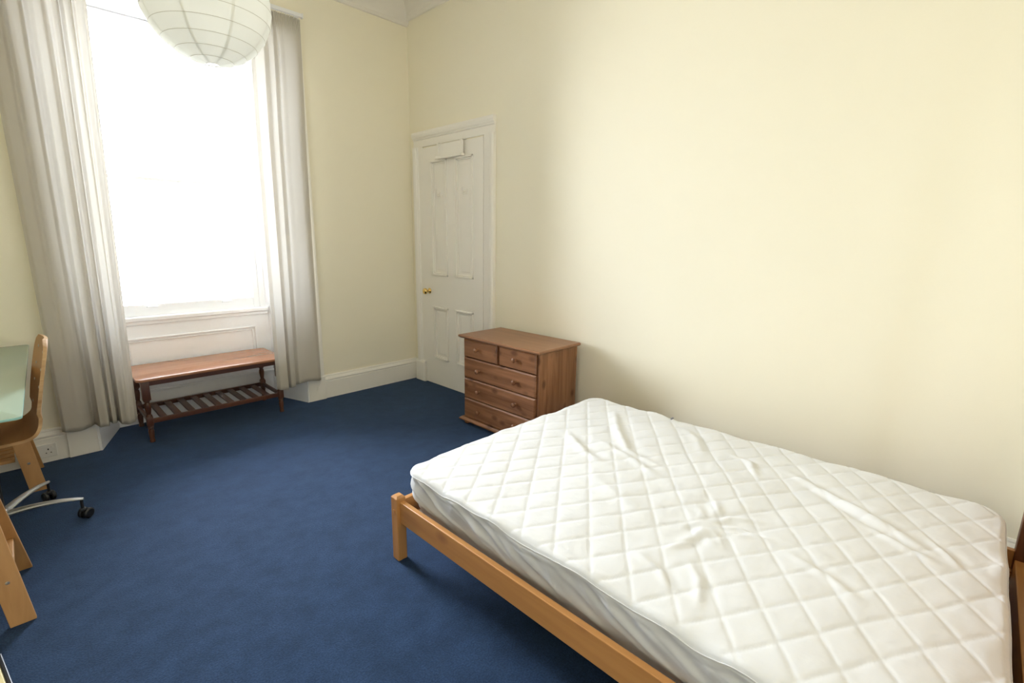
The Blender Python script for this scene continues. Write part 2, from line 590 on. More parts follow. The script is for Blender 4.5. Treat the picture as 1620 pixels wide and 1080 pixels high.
def sash(name, y0, z0, z1, rails):
    bm = new()
    xa, xb = RL+0.045, RR-0.045
    box(bm, xa, xa+0.05, y0, y0+0.04, z0, z1, 0.004)
    box(bm, xb-0.05, xb, y0, y0+0.04, z0, z1, 0.004)
    box(bm, xa+0.05, xb-0.05, y0, y0+0.04, z0, z0+rails[0], 0.004)
    box(bm, xa+0.05, xb-0.05, y0, y0+0.04, z1-rails[1], z1, 0.004)
    s = finish(name, bm, M_win, win)
    bm = new()
    box(bm, xa+0.045, xb-0.045, y0+0.018, y0+0.022, z0+rails[0]-0.004, z1-rails[1]+0.004)
    finish('window_pane', bm, M_pane, s)
    return s
ls = sash('lower_sash', RY+0.032, 0.80, 1.800, (0.085, 0.022))
us = sash('upper_sash', RY+0.080, 1.782, 2.845, (0.020, 0.06))
for x in (-2.05, -1.55):
    bm = new()
    tube(bm, [(x-0.03, RY+0.034, 0.865), (x-0.03, RY+0.005, 0.868), (x+0.03, RY+0.005, 0.868), (x+0.03, RY+0.034, 0.865)], 0.004, 6)
    finish('sash_lift', bm, M_win, ls)
bm = new(); box(bm, -1.83, -1.77, RY+0.045, RY+0.10, 1.800, 1.815, 0.004)
finish('sash_fastener', bm, M_win, ls)

# ------------------------------------------------------------------ door (press cupboard) and its architrave
DL, DR, DT = -0.190, -1.0155, 2.196
ta = struct_empty('trim_4', (0.0, -0.6, 0.0), 'white moulded door architrave with plinth block in the room corner', 'door surround')
DARCH = [(0, 0), (0.010, 0), (0.012, 0.004), (0.012, 0.060), (0.020, 0.066), (0.020, 0.074), (0.030, 0.084), (0.036, 0.104), (0.036, 0.118), (0.028, 0.130), (0, 0.130)]
bm = new(); extrude_profile(bm, DARCH, (0.011, DR, 0), (0.011, DR, DT+0.002), (-1, 0, 0), (0, -1, 0)); finish('architrave', bm, M_white, ta)
bm = new(); extrude_profile(bm, DARCH, (0.011, DL, 0.19), (0.011, DL, DT+0.002), (-1, 0, 0), (0, 1, 0)); finish('architrave', bm, M_white, ta)
bm = new(); extrude_profile(bm, DARCH, (0.011, DL+0.130, DT), (0.011, DR-0.130, DT), (-1, 0, 0), (0, 0, 1)); finish('architrave', bm, M_white, ta)
bm = new()
box(bm, -0.030, 0.011, DL+0.004, DL+0.150, 0, 0.192, 0.004)
hexa(bm, [(-0.030, DL+0.004, 0.192), (0.011, DL+0.004, 0.192), (0.011, DL+0.150, 0.192), (-0.030, DL+0.150, 0.192),
          (-0.020, DL+0.004, 0.206), (0.011, DL+0.004, 0.206), (0.011, DL+0.150, 0.206), (-0.020, DL+0.150, 0.206)])
finish('plinth_block', bm, M_white, ta)

door = struct_empty('door_1', (0.0, -0.6, 0.0), 'white four-panel cupboard door in the room corner', 'door')
bm = new()
yl, yr = DL-0.003, DR+0.003
panels = [(-0.322, -0.548, 1.055, 2.065), (-0.655, -0.892, 1.055, 2.065), (-0.322, -0.548, 0.262, 0.765), (-0.655, -0.892, 0.262, 0.765)]
xf_, xb_ = 0.002, 0.011   # face and back of the leaf
# stiles and rails
for (y0, y1, z0, z1) in ((yl, -0.322, 0.006, DT-0.012), (-0.548, -0.655, 0.006, DT-0.012), (-0.892, yr, 0.006, DT-0.012),
                         (-0.322, -0.548, 0.006, 0.262), (-0.655, -0.892, 0.006, 0.262), (-0.322, -0.548, 0.765, 1.055), (-0.655, -0.892, 0.765, 1.055),
                         (-0.322, -0.548, 2.065, DT-0.012), (-0.655, -0.892, 2.065, DT-0.012)):
    box(bm, -0.006, xb_, y0, y1, z0, z1)
finish('door_leaf', bm, M_white, door)
for (y0, y1, z0, z1) in panels:
    bm = new()
    box(bm, 0.008, 0.0115, y0, y1, z0, z1)
    # bolection moulding stepping down to the panel
    ya, yb = min(y0, y1), max(y0, y1)
    for (o, t, wd) in ((0.0, -0.017, 0.016), (0.016, -0.003, 0.012)):
        box(bm, t, 0.0115, ya+o, yb-o, z0+o, z0+o+wd, 0.003)
        box(bm, t, 0.0115, ya+o, yb-o, z1-o-wd, z1-o, 0.003)
        box(bm, t, 0.0115, ya+o, ya+o+wd, z0+o, z1-o, 0.003)
        box(bm, t, 0.0115, yb-o-wd, yb-o, z0+o, z1-o, 0.003)
    hexa(bm, [(0.008, ya+0.045, z0+0.045), (0.008, yb-0.045, z0+0.045), (0.008, yb-0.045, z1-0.045), (0.008, ya+0.045, z1-0.045),
              (0.003, ya+0.06, z0+0.06), (0.003, yb-0.06, z0+0.06), (0.003, yb-0.06, z1-0.06), (0.003, ya+0.06, z1-0.06)])
    finish('door_panel', bm, M_white, door)
bm = new()
lathe(bm, [(0.026, 0.0), (0.026, 0.004), (0.020, 0.008), (0.011, 0.012), (0.009, 0.026), (0.016, 0.032), (0.026, 0.042), (0.029, 0.052), (0.026, 0.062), (0.016, 0.069), (0, 0.072)], (-0.006, -0.265, 0.905), '-x', 24)
kb = finish('door_knob', bm, M_brass, door, smooth=True, angle=60)
kb['label'] = 'brass door knob'
bm = new(); box(bm, -0.010, -0.006, -0.254, -0.276, 0.80, 0.83, 0.002)
finish('key_escutcheon', bm, M_white, door)
for y in (-0.44, -0.79):
    bm = new()
    box(bm, -0.004, 0.006, y-0.014, y+0.014, 1.755, 1.80, 0.003)
    tube(bm, [(-0.004, y, 1.785), (-0.030, y, 1.780), (-0.040, y, 1.795), (-0.036, y, 1.812)], 0.005, 8)
    tube(bm, [(-0.004, y, 1.770), (-0.020, y, 1.758), (-0.030, y, 1.762), (-0.034, y, 1.772)], 0.0045, 8)
    finish('coat_hook', bm, M_white, door, smooth=True)

hr = thing('over_door_hook_rail', 'white rail board hung by two straps over the top of the white door', 'hook rail', (-0.02, -0.63, 2.07))
bm = new(); box(bm, -0.040, -0.028, -0.462, -0.800, 2.075, 2.182, 0.002); finish('rail_board', bm, M_white, hr)
bm = new(); box(bm, -0.060, -0.020, -0.450, -0.806, 2.060, 2.080, 0.004); finish('rail_lip', bm, M_white, hr)
for y in (-0.475, -0.787):
    bm = new()
    box(bm, -0.046, -0.0395, y-0.012, y+0.012, 2.082, DT-0.004)
    box(bm, -0.0395, 0.006, y-0.012, y+0.012, DT-0.008, DT-0.004)
    finish('strap', bm, M_white, hr)

# wall socket on the skirting left of the window
so = thing('wall_socket', 'white double socket plate on the skirting left of the left curtain', 'socket', (-2.776, -0.013, 0.075))
bm = new(); box(bm, -2.848, -2.704, -0.021, -0.0125, 0.034, 0.118, 0.003); finish('face_plate', bm, M_plastic, so)
for x in (-2.812, -2.744):
    bm = new()
    box(bm, x-0.003, x+0.003, -0.0216, -0.0205, 0.080, 0.090)
    box(bm, x-0.014, x-0.008, -0.0216, -0.0205, 0.060, 0.065)
    box(bm, x+0.008, x+0.014, -0.0216, -0.0205, 0.060, 0.065)
    finish('pin_slots', bm, M_slot, so)
    bm = new(); box(bm, x+0.014, x+0.024, -0.0235, -0.0205, 0.090, 0.106, 0.001); finish('rocker_switch', bm, M_plastic, so)

# ------------------------------------------------------------------ curtains and track
TRZ = 2.985
tr = thing('curtain_track', 'white curtain track mounted on the wall over the window', 'curtain rail', (-1.82, -0.02, TRZ))
bm = new(); box(bm, -2.70, -0.985, -0.112, -0.088, TRZ-0.012, TRZ+0.014, 0.003); finish('rail', bm, M_win, tr)
for x in (-2.68, -1.82, -1.005):
    bm = new(); box(bm, x-0.012, x+0.012, -0.088, 0.011, TRZ-0.004, TRZ+0.010, 0.002); finish('bracket', bm, M_win, tr)
for x in (-2.70, -0.985):
    bm = new(); box(bm, x-0.005, x+0.005, -0.116, -0.084, TRZ-0.016, TRZ+0.017, 0.003); finish('end_stop', bm, M_win, tr)

def curtain(name, label, xt, xb, knots_top, knots_bot, hem, yoff, seed):
    """knots: (s, depth towards the room) fold profile at heading and at hem"""
    random.seed(seed)
    root = thing(name, label, 'curtain', ((xt[0]+xt[1])/2, -0.09, hem))
    root['group'] = 'curtains at the window'
    NS, NZ = 210, 90
    S = np.linspace(0, 1, NS)
    def prof(kn):
        xs = [k[0] for k in kn]; ds = [k[1] for k in kn]
        # smooth interpolation (cosine between knots)
        out = []
        for s in S:
            i = max(0, min(len(xs)-2, int(np.searchsorted(xs, s)-1)))
            t = (s-xs[i])/(xs[i+1]-xs[i])
            t = (1-math.cos(PI*min(1, max(0, t))))/2
            out.append(ds[i]+(ds[i+1]-ds[i])*t)
        return np.array(out)
    pt, pb = prof(knots_top), prof(knots_bot)
    pleat = 0.006*np.sin(S*2*PI*26)
    ztop = TRZ-0.022
    rows = []
    for i in range(NZ):
        v = i/(NZ-1)
        z = ztop+(hem-ztop)*v
        k = v**0.7
        top_w = max(0.0, 1-v/0.05)
        row = []
        for j, s in enumerate(S):
            d = pt[j]*(1-k)+pb[j]*k
            d = d*min(1, 0.35+v*6)+pleat[j]*top_w
            n = noise.noise(Vector((s*3+seed, z*0.8, seed*1.7)))
            d += n*0.006*min(1, v*4)
            xa = xt[0]+(xb[0]-xt[0])*v; xb_c = xt[1]+(xb[1]-xt[1])*v
            x = xa+(xb_c-xa)*s
            y = -0.090+0.030*min(1, v/0.3)+yoff*v-d
            zz = z + (0.010*math.sin(s*9+seed)*v if v > 0.9 else 0)
            row.append((x, min(y, -0.046), zz))
        rows.append(row)
    ih = int(NZ*0.965)
    bm = new(); grid_mesh(bm, rows[:ih+1])
    finish('curtain_drop', bm, M_curtain, root, smooth=True, angle=180)
    # turned-up hem: a doubled band
    bm = new()
    A = [rows[k] for k in range(ih, NZ)]
    B = [[(p[0], p[1]-0.003, p[2]) for p in rows[k]] for k in range(NZ-1, ih-1, -1)]
    V = grid_mesh(bm, A+B)
    finish('hem', bm, M_curtain, root, smooth=True, angle=180)
    for k in range(12):
        x = xt[0]+(xt[1]-xt[0])*(k+0.5)/12
        bm = new()
        tube(bm, [(x, -0.100, TRZ-0.0165), (x+0.003, -0.098, TRZ-0.022), (x, -0.096, TRZ-0.030)], 0.002, 5)
        finish('curtain_hook', bm, M_plastic, root)
    return root
KL_t = [(0, .004), (.06, .034), (.14, .034), (.19, .002), (.24, .044), (.33, .046), (.38, .0), (.43, .052), (.54, .054), (.585, .004), (.63, .036), (.69, .030), (.725, .0), (.755, .070), (.82, .074), (.850, .010), (.875, .056), (.95, .050), (1, .010)]
KL_b = [(0, .010), (.05, .026), (.24, .034), (.36, .018), (.42, .0), (.475, .098), (.58, .110), (.62, .020), (.65, .066), (.70, .054), (.735, .000), (.762, .090), (.86, .108), (.94, .080), (1, .030)]
curtain('curtain', 'cream cotton curtain hanging on the left of the window behind the desk chair', (-2.672, -2.228), (-2.668, -2.296), KL_t, KL_b, 0.195, -0.01, 3)
KR_t = [(0, .0), (.05, .030), (.20, .034), (.26, .004), (.31, .046), (.40, .044), (.45, .0), (.50, .038), (.56, .010), (.66, .028), (.86, .030), (1, .004)]
KR_b = [(0, .085), (.05, .115), (.20, .112), (.255, .010), (.32, .055), (.40, .048), (.45, .006), (.52, .030), (.70, .036), (.90, .030), (1, .004)]
curtain('curtain', 'cream cotton curtain hanging on the right of the window over the low table end', (-1.362, -0.998), (-1.412, -1.020), KR_t, KR_b, 0.200, 0.0, 8)

# ------------------------------------------------------------------ paper lantern
LC, LR = Vector((-2.0196, -1.5, 2.3596)), 0.246
la = thing('paper_lantern', 'round white paper lantern shade hanging from the ceiling', 'lamp', (LC.x, LC.y, LC.z-LR))
def lant_pt(th, ph, r=LR):
    return (LC.x+r*math.sin(th)*math.cos(ph), LC.y+r*math.sin(th)*math.sin(ph), LC.z-r*math.cos(th))
TH0, TH1 = 0.10, PI-0.24
NR = 13
ring_th = [TH0+(TH1-TH0)*k/(NR-1) for k in range(NR)]
bm = new()
rows = []
NSUB = 5
for i in range(NR-1):
    for k in range(NSUB):
        t = k/NSUB
        th = ring_th[i]+(ring_th[i+1]-ring_th[i])*t
        dip = 1-0.006*math.sin(PI*t)
        rows.append([lant_pt(th, 2*PI*j/96, LR*dip*(1+0.004*noise.noise(Vector((j*0.35 if j < 48 else (96-j)*0.35, th*9, 3))))) for j in range(96)])
rows.append([lant_pt(TH1, 2*PI*j/96) for j in range(96)])
grid_mesh(bm, rows, wrap=True)
finish('paper_shade', bm, M_paper, la, smooth=True, angle=180)
for th in ring_th:
    bm = new()
    tube(bm, [lant_pt(th, 2*PI*j/48, LR+0.0006) for j in range(48)], 0.0009, 5, closed=True)
    finish('wire_ring', bm, M_wire, la, smooth=True)
for g_ in range(8):
    ph = 0.12+g_*PI/4
    bm = new()
    hw = 0.006
    rr = []
    for k in range(49):
        th = TH0+(TH1-TH0)*k/48
        w_ = hw/max(0.15, math.sin(th))/LR
        rr.append([lant_pt(th, ph-w_, LR*1.0015), lant_pt(th, ph, LR*1.003), lant_pt(th, ph+w_, LR*1.0015)])
    grid_mesh(bm, rr)
    finish('paper_seam', bm, M_paper, la, smooth=True, angle=180)
bm = new()
tube(bm, [(LC.x, LC.y, LC.z+0.10), (LC.x, LC.y, ZC-0.02)], 0.0035, 8); finish('cord', bm, M_plastic, la)
bm = new(); lathe(bm, [(0.017, 0), (0.020, 0.01), (0.020, 0.05), (0.012, 0.065), (0.006, 0.07)], (LC.x, LC.y, LC.z+0.04), 'z', 20); finish('lamp_holder', bm, M_plastic, la, smooth=True)
bm = new(); lathe(bm, [(0, -0.075), (0.018, -0.071), (0.029, -0.055), (0.030, -0.04), (0.022, -0.02), (0.013, 0.0), (0.013, 0.01)], (LC.x, LC.y, LC.z+0.04), 'z', 20); finish('bulb', bm, M_plastic, la, smooth=True)
bm = new(); lathe(bm, [(0.045, 0), (0.045, -0.008), (0.030, -0.022), (0.008, -0.03), (0, -0.03)], (LC.x, LC.y, ZC), 'z', 24); finish('ceiling_rose', bm, M_plastic, la, smooth=True)

# ------------------------------------------------------------------ chest of drawers
ch = thing('chest_of_drawers', 'small stained pine chest of five drawers beside the white door', 'chest of drawers', (-0.255, -1.66, 0))
cx0, cx1 = -0.457, -0.048
cy0, cy1 = -1.288, -2.040
bm = new(); box(bm, cx0+0.012, cx1, cy0, cy0-0.018, 0.052, 0.672); finish('side_panel', bm, M_ch['z'], ch)
bm = new(); box(bm, cx0+0.012, cx1, cy1, cy1+0.018, 0.052, 0.672, 0.0015); finish('side_panel', bm, M_ch['z'], ch)
bm = new()
box(bm, cx0+0.030, cx1-0.02, cy0-0.018, cy1+0.018, 0.056, 0.669)
finish('carcass', bm, M_ch['y'], ch)
bm = new(); box(bm, cx1-0.008, cx1, cy0-0.018, cy1+0.018, 0.056, 0.669); finish('back_panel', bm, M_ch['y'], ch)
def moulded_slab(z0, z1, ov, upside=False):
    bm = new()
    x0, x1, y0, y1 = cx0-ov, cx1+0.004, cy0+ov, cy1-ov
    h = z1-z0
    if not upside:
        prof = [(0.012, 0.0), (0.004, h*0.25), (0.0, h*0.45), (0.0, h*0.8), (0.006, h)]
    else:
        prof = [(0.002, 0.0), (0.0, h*0.2), (0.0, h*0.5), (0.010, h*0.8), (0.014, h)]
    rings = [[bm.verts.new(p) for p in ((x0+i, y1+i, z0+z), (x1, y1+i, z0+z), (x1, y0-i, z0+z), (x0+i, y0-i, z0+z))] for i, z in prof]
    for a, b in zip(rings, rings[1:]):
        for k in range(4):
            bm.faces.new((a[k], a[(k+1) % 4], b[(k+1) % 4], b[k]))
    bm.faces.new(rings[0]); bm.faces.new(rings[-1])
    return bm
finish('top', moulded_slab(0.672, 0.696, 0.026), M_chtop, ch)
finish('plinth', moulded_slab(0.030, 0.053, 0.026, True), M_ch['y'], ch)
def drawer(y0, y1, z0, z1, knobs):
    bm = new()
    xf0 = cx0-0.004
    h = [(xf0+0.008, 0.0), (xf0, 0.009)]
    # front with a bevelled edge
    a = [(xf0+0.008, y1, z0), (xf0+0.008, y0, z0), (xf0+0.008, y0, z1), (xf0+0.008, y1, z1)]
    i = 0.009
    b = [(xf0, y1+i, z0+i*0.6), (xf0, y0-i, z0+i*0.6), (xf0, y0-i, z1-i), (xf0, y1+i, z1-i)]
    c = [(cx0+0.030, y1, z0), (cx0+0.030, y0, z0), (cx0+0.030, y0, z1), (cx0+0.030, y1, z1)]
    add(bm, a+b+c, [(4, 5, 6, 7)]+[(k, (k+1) % 4, 4+(k+1) % 4, 4+k) for k in range(4)]+[(8+k, 8+(k+1) % 4, (k+1) % 4, k) for k in range(4)]+[(11, 10, 9, 8)])
    d = finish('drawer', bm, M_ch['y'], ch)
    for (ky, kz) in knobs:
        bm = new()
        lathe(bm, [(0.011, 0), (0.010, 0.003), (0.0075, 0.008), (0.008, 0.013), (0.0155, 0.018), (0.0175, 0.023), (0.016, 0.028), (0.009, 0.032), (0, 0.033)], (xf0, ky, kz), '-x', 20)
        finish('knob', bm, M_ch['z'], d, smooth=True, angle=70)
ya, yb = cy0-0.008, cy1+0.022
drawer(ya, -1.650, 0.532, 0.666, [(-1.455, 0.603)])
drawer(-1.672, yb, 0.532, 0.666, [(-1.838, 0.600)])
drawer(ya, yb, 0.371, 0.525, [(-1.466, 0.445), (-1.840, 0.445)])
drawer(ya, yb, 0.213, 0.364, [(-1.468, 0.286), (-1.842, 0.286)])
drawer(ya, yb, 0.056, 0.206, [(-1.470, 0.130), (-1.844, 0.130)])
for x in (cx0+0.02, cx1-0.045):
    for y in (cy0-0.03, cy1+0.03):
        bm = new(); lathe(bm, [(0.018, 0), (0.028, 0.006), (0.030, 0.014), (0.024, 0.024), (0.018, 0.0305)], (x, y, 0), 'z', 20)
        finish('bun_foot', bm, M_ch['z'], ch, smooth=True)

# ------------------------------------------------------------------ bed frame and mattress
bx0, bx1 = -1.735, -0.235        # outer faces of the posts
by0, by1 = -2.315, -4.262
bed = thing('bed_frame', 'low varnished pine bed frame with plain square posts', 'bed', ((bx0+bx1)/2, (by0+by1)/2, 0))
PW = 0.046
for x in (bx0, bx1-PW):
    bm = new()
    box(bm, x, x+PW, by0-PW, by0, 0, 0.300, 0.004)
    hexa(bm, [(x+0.001, by0-PW+0.001, 0.2985), (x+PW-0.001, by0-PW+0.001, 0.2985), (x+PW-0.001, by0-0.001, 0.2985), (x+0.001, by0-0.001, 0.2985),
              (x+0.010, by0-PW+0.010, 0.307), (x+PW-0.010, by0-PW+0.010, 0.307), (x+PW-0.010, by0-0.010, 0.307), (x+0.010, by0-0.010, 0.307)])
    finish('leg', bm, M_bd['z'], bed)
    bm = new()
    box(bm, x, x+PW, by1-0.04, by1+0.006, 0, 0.80, 0.005)
    finish('headboard_post', bm, M_hb, bed)['label'] = 'darker brown post'
RZ0, RZ1 = 0.182, 0.281
bm = new(); box(bm, bx0+0.016, bx0+0.040, by0-PW+0.002, by1+0.004, RZ0, RZ1, 0.003); finish('side_rail', bm, M_bd['y'], bed)
bm = new(); box(bm, bx1-0.016, bx1-0.040, by0-PW+0.002, by1+0.004, RZ0, RZ1, 0.003); finish('side_rail', bm, M_bd['y'], bed)
bm = new(); box(bm, bx0+PW-0.002, bx1-PW+0.002, by0-0.036, by0-0.012, RZ0, RZ1, 0.003); finish('foot_rail', bm, M_bd['x'], bed)
bm = new(); box(bm, bx0+PW-0.002, bx1-PW+0.002, by1-0.034, by1+0.002, 0.13, 0.250, 0.003); finish('head_rail', bm, M_bd['x'], bed)
for z in (0.48, 0.66):
    bm = new(); box(bm, bx0+PW-0.002, bx1-PW+0.002, by1-0.030, by1-0.008, z, z+0.10, 0.004); finish('headboard_slat', bm, M_bd['x'], bed)
for x in (bx0+0.042, bx1-0.066):
    bm = new(); box(bm, x, x+0.024, by0-0.04, by1+0.004, RZ0+0.004, RZ0+0.026); finish('slat_bearer', bm, M_bd['y'], bed)
for k in range(13):
    y = by0-0.10-k*(by0-by1-0.2)/12
    bm = new(); box(bm, bx0+0.044, bx1-0.044, y-0.034, y+0.034, RZ0+0.026, RZ0+0.042); finish('slat', bm, M_bd['x'], bed)
bm = new(); lathe(bm, [(0.010, 0), (0.010, 0.002), (0.004, 0.0025), (0, 0.0025)], (bx0, by0-0.023, 0.235), '-x', 14); finish('bolt_cap', bm, M_bd['x'], bed)

MX0, MX1, MY0, MY1 = -1.692, -0.285, -2.352, -4.208
MZ = 0.440
CRN, EDG = 0.085, 0.020
mt = thing('mattress', 'white double mattress in a crumpled quilted cover on the pine bed', 'mattress', ((MX0+MX1)/2, (MY0+MY1)/2, RZ0+0.042))
hx, hy = (MX1-MX0)/2, (MY0-MY1)/2
mcx, mcy = (MX0+MX1)/2, (MY0+MY1)/2

def seg_ridge(px, py, pts, amp, wid):
    """height of a soft cloth ridge along a polyline"""
    best = np.full(px.shape, 1e9); sgn = np.zeros(px.shape); tt = np.zeros(px.shape)
    L = sum(math.dist(a, b) for a, b in zip(pts, pts[1:])); acc = 0
    for a, b in zip(pts, pts[1:]):
        dx, dy = b[0]-a[0], b[1]-a[1]
        l2 = dx*dx+dy*dy
        t = np.clip(((px-a[0])*dx+(py-a[1])*dy)/l2, 0, 1)
        ex, ey = px-(a[0]+dx*t), py-(a[1]+dy*t)
        d = np.hypot(ex, ey)
        c = (dx*(py-a[1])-dy*(px-a[0]))/math.sqrt(l2)
        s = (acc+t*math.sqrt(l2))/L
        m = d < best
        best = np.where(m, d, best); sgn = np.where(m, c, sgn); tt = np.where(m, s, tt)
        acc += math.sqrt(l2)
    env = np.clip(np.sin(np.clip(tt, 0.02, 0.98)*PI), 0, 1)**0.6
    return amp*env*(np.exp(-(best/wid)**2) - 0.45*np.exp(-((sgn-1.9*wid)**2+np.maximum(best-np.abs(sgn), 0)**2)/(wid*1.3)**2))

FOLDS = [([(-0.90, -2.62), (-1.018, -2.819), (-1.06, -2.95)], .013, .022),
         ([(-0.43, -2.60), (-0.70, -2.80), (-0.86, -2.95), (-0.91, -3.14)], .014, .022),
         ([(-0.86, -2.78), (-0.93, -3.02), (-1.00, -3.18)], .010, .022),
         ([(-0.56, -3.55), (-0.674, -3.737), (-0.745, -3.901), (-0.83, -4.03)], .015, .022),
         ([(-0.63, -3.62), (-0.735, -3.79), (-0.82, -3.92)], -.008, .018),
         ([(-0.80, -3.86), (-0.86, -3.97), (-0.88, -4.06)], .011, .016),
         ([(-1.17, -3.70), (-1.208, -3.826), (-1.255, -3.91)], .011, .018),
         ([(-0.55, -3.30), (-0.58, -3.40), (-0.70, -3.46)], .010, .016),
         ([(-0.74, -4.02), (-0.80, -4.07), (-0.86, -4.10)], .008, .014),
         ([(-1.30, -3.30), (-1.24, -3.10), (-1.15, -2.95)], .006, .03),
         ([(-1.50, -3.36), (-1.52, -3.46), (-1.58, -3.52)], .008, .016),
         ([(-1.42, -3.50), (-1.48, -3.56), (-1.58, -3.60)], .008, .014),
         ([(-0.40, -3.00), (-0.50, -3.12), (-0.66, -3.22)], .007, .022)]
PK = (-1.195, -3.462)
# radiating creases of the crushed patch
random.seed(5)
for k in range(13):
    a = 2*PI*k/13+random.uniform(-.22, .22)
    l = random.uniform(.10, .24)
    b = a+random.uniform(-.35, .35)
    FOLDS.append(([(PK[0]+.018*math.cos(a), PK[1]+.018*math.sin(a)), (PK[0]+l*.5*math.cos(a), PK[1]+l*.5*math.sin(a)), (PK[0]+l*math.cos(b), PK[1]+l*math.sin(b))], random.uniform(.003, .009), random.uniform(.010, .022)))

def top_height(px, py):
    """crown, quilting grooves and crumples of the cover at world x, y"""
    h = 0.010*(1-((px-mcx)/hx)**2)*(1-((py-mcy)/hy)**2)
    wob = np.array([noise.noise(Vector((x*3.0, y*3.0, 1.0))) for x, y in zip(px.ravel(), py.ravel())]).reshape(px.shape)
    wob2 = np.array([noise.noise(Vector((x*11.0, y*11.0, 7.0))) for x, y in zip(px.ravel(), py.ravel())]).reshape(px.shape)
    wob3 = np.array([noise.noise(Vector((x*31.0, y*31.0, 4.0))) for x, y in zip(px.ravel(), py.ravel())]).reshape(px.shape)
    h = h+wob*0.007+wob2*0.0030+wob3*0.0008
    a1, a2 = math.radians(36), math.radians(-32.3)
    wx, wy = px+wob*0.010, py+wob*0.010
    qa = (-math.sin(a1)*wx+math.cos(a1)*wy+1.357)/0.1135
    qb = (-math.sin(a2)*wx+math.cos(a2)*wy+3.134)/0.1000
    da = np.abs(qa-np.round(qa))*0.1135
    db = np.abs(qb-np.round(qb))*0.1000
    dmin = np.minimum(da, db)
    puff = 0.0021*(1-np.exp(-da/0.012))*(1-np.exp(-db/0.012))
    groove = -0.0022*np.exp(-(dmin/0.0040)**2)
    h = h+puff+groove
    for pts, amp, wid in FOLDS:
        h = h+seg_ridge(px, py, pts, amp*0.8, wid)
    return h

def spaced(n_mid, half):
    e = np.concatenate([np.linspace(0, EDG, 9)[:-1]])
    mid = np.linspace(EDG, 2*half-EDG, n_mid)
    return np.concatenate([e, mid, 2*half-e[::-1]])-half
U = spaced(215, hx)
Vv = spaced(285, hy)
gx, gy = np.meshgrid(U, Vv)
# round the plan corners
ax_, ay_ = np.abs(gx), np.abs(gy)
la_, lb_ = ax_-(hx-CRN), ay_-(hy-CRN)
inside = (la_ > 0) & (lb_ > 0)
mm = np.maximum(la_, lb_); ll = np.hypot(la_, lb_)
ll[ll == 0] = 1
f = np.where(inside, mm/ll, 1)
ax2 = np.where(inside, hx-CRN+la_*f, ax_)
ay2 = np.where(inside, hy-CRN+lb_*f, ay_)
gx2, gy2 = np.sign(gx)*ax2, np.sign(gy)*ay2
dist = np.where(inside, CRN-mm, np.minimum(hx-ax_, hy-ay_))
dist = np.maximum(dist, 0)
q = np.clip(1-dist/EDG, 0, 1)
drop = EDG*(1-np.sqrt(np.maximum(0, 1-q*q)))
wx_, wy_ = gx2+mcx, gy2+mcy
hh = top_height(wx_, wy_)
fade = 0.35+0.65*np.clip(dist/0.022, 0, 1)
gz = MZ-0.008+hh*fade-drop
# gathered, slightly scalloped edge
ang = wy_*9+wx_*9
edge_n = np.array([noise.noise(Vector((x*8.0, y*8.0, 3.3))) for x, y in zip(wx_.ravel(), wy_.ravel())]).reshape(wx_.shape)
gz += np.clip(1-dist/0.045, 0, 1)*(0.016*edge_n-0.003*np.sin(ang*2.3))
n0, n1 = gx.shape
verts = np.stack([wx_.ravel(), wy_.ravel(), gz.ravel()], 1)
idx = np.arange(n0*n1).reshape(n0, n1)
faces = np.stack([idx[:-1, :-1].ravel(), idx[:-1, 1:].ravel(), idx[1:, 1:].ravel(), idx[1:, :-1].ravel()], 1)
off = np.array(mt.location)
me = bpy.data.meshes.new('quilted_top')
me.from_pydata((verts-off).tolist(), [], faces.tolist())
me.materials.append(M_quilt)
me.shade_smooth()
qt = bpy.data.objects.new('quilted_top', me); C.objects.link(qt); qt.parent = mt
# boundary loop -> skirt
loop = [(0, j) for j in range(n1)]+[(i, n1-1) for i in range(1, n0)]+[(n0-1, j) for j in range(n1-2, -1, -1)]+[(i, 0) for i in range(n0-2, 0, -1)]
LP = [Vector((wx_[i, j], wy_[i, j], gz[i, j])) for i, j in loop]
nL = len(LP)
NRM, ARC = [], [0.0]
for k in range(nL):
    d = LP[(k+2) % nL]-LP[k-2]; d.z = 0
    d.normalize()
    n_ = Vector((d.y, -d.x, 0))
    if n_.dot(Vector((LP[k].x-mcx, LP[k].y-mcy, 0))) < 0:
        n_ = -n_
    NRM.append(n_)
    ARC.append(ARC[-1]+(LP[(k+1) % nL]-LP[k]).length)
def z_of(p, v):
    return p.z+(zb-p.z)*v
rows = []
NV = 34
zb = RZ0+0.046
for i in range(NV):
    v = i/(NV-1)
    row = []
    for k in range(nL):
        s = ARC[k]
        p = LP[k]
        w_ = v*0.24
        env = math.sin(PI*min(1, v*1.05))**0.5 if v < 0.95 else 0.3
        # raking pulls of the thin elasticated cloth
        sl = s-w_*2.0
        f1 = noise.noise(Vector((sl*6.0, w_*2.0, 2.0)))
        f2 = noise.noise(Vector(((s-w_*1.4)*15.0, w_*2.5, 9.0)))
        f3 = noise.noise(Vector(((s-w_*0.5)*10.0, w_*3.0, 4.0)))
        rid = (1-abs(f1)*2.2)*0.5+f2*0.35+(1-abs(f3)*2)*0.25
        o = env*(0.036*rid)*(1-v**3)-0.030*v**2-0.004-0.010*min(1, v/0.15)
        if z_of(p, v) < 0.30:
            o = min(o, -0.006)
        z = p.z+(zb-p.z)*v
        row.append((p.x+NRM[k].x*o, p.y+NRM[k].y*o, z))
    rows.append(row)
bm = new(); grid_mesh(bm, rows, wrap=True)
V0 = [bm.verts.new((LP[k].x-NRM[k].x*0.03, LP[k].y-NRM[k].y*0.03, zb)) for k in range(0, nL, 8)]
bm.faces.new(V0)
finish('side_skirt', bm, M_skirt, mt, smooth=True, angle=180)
bm = new()
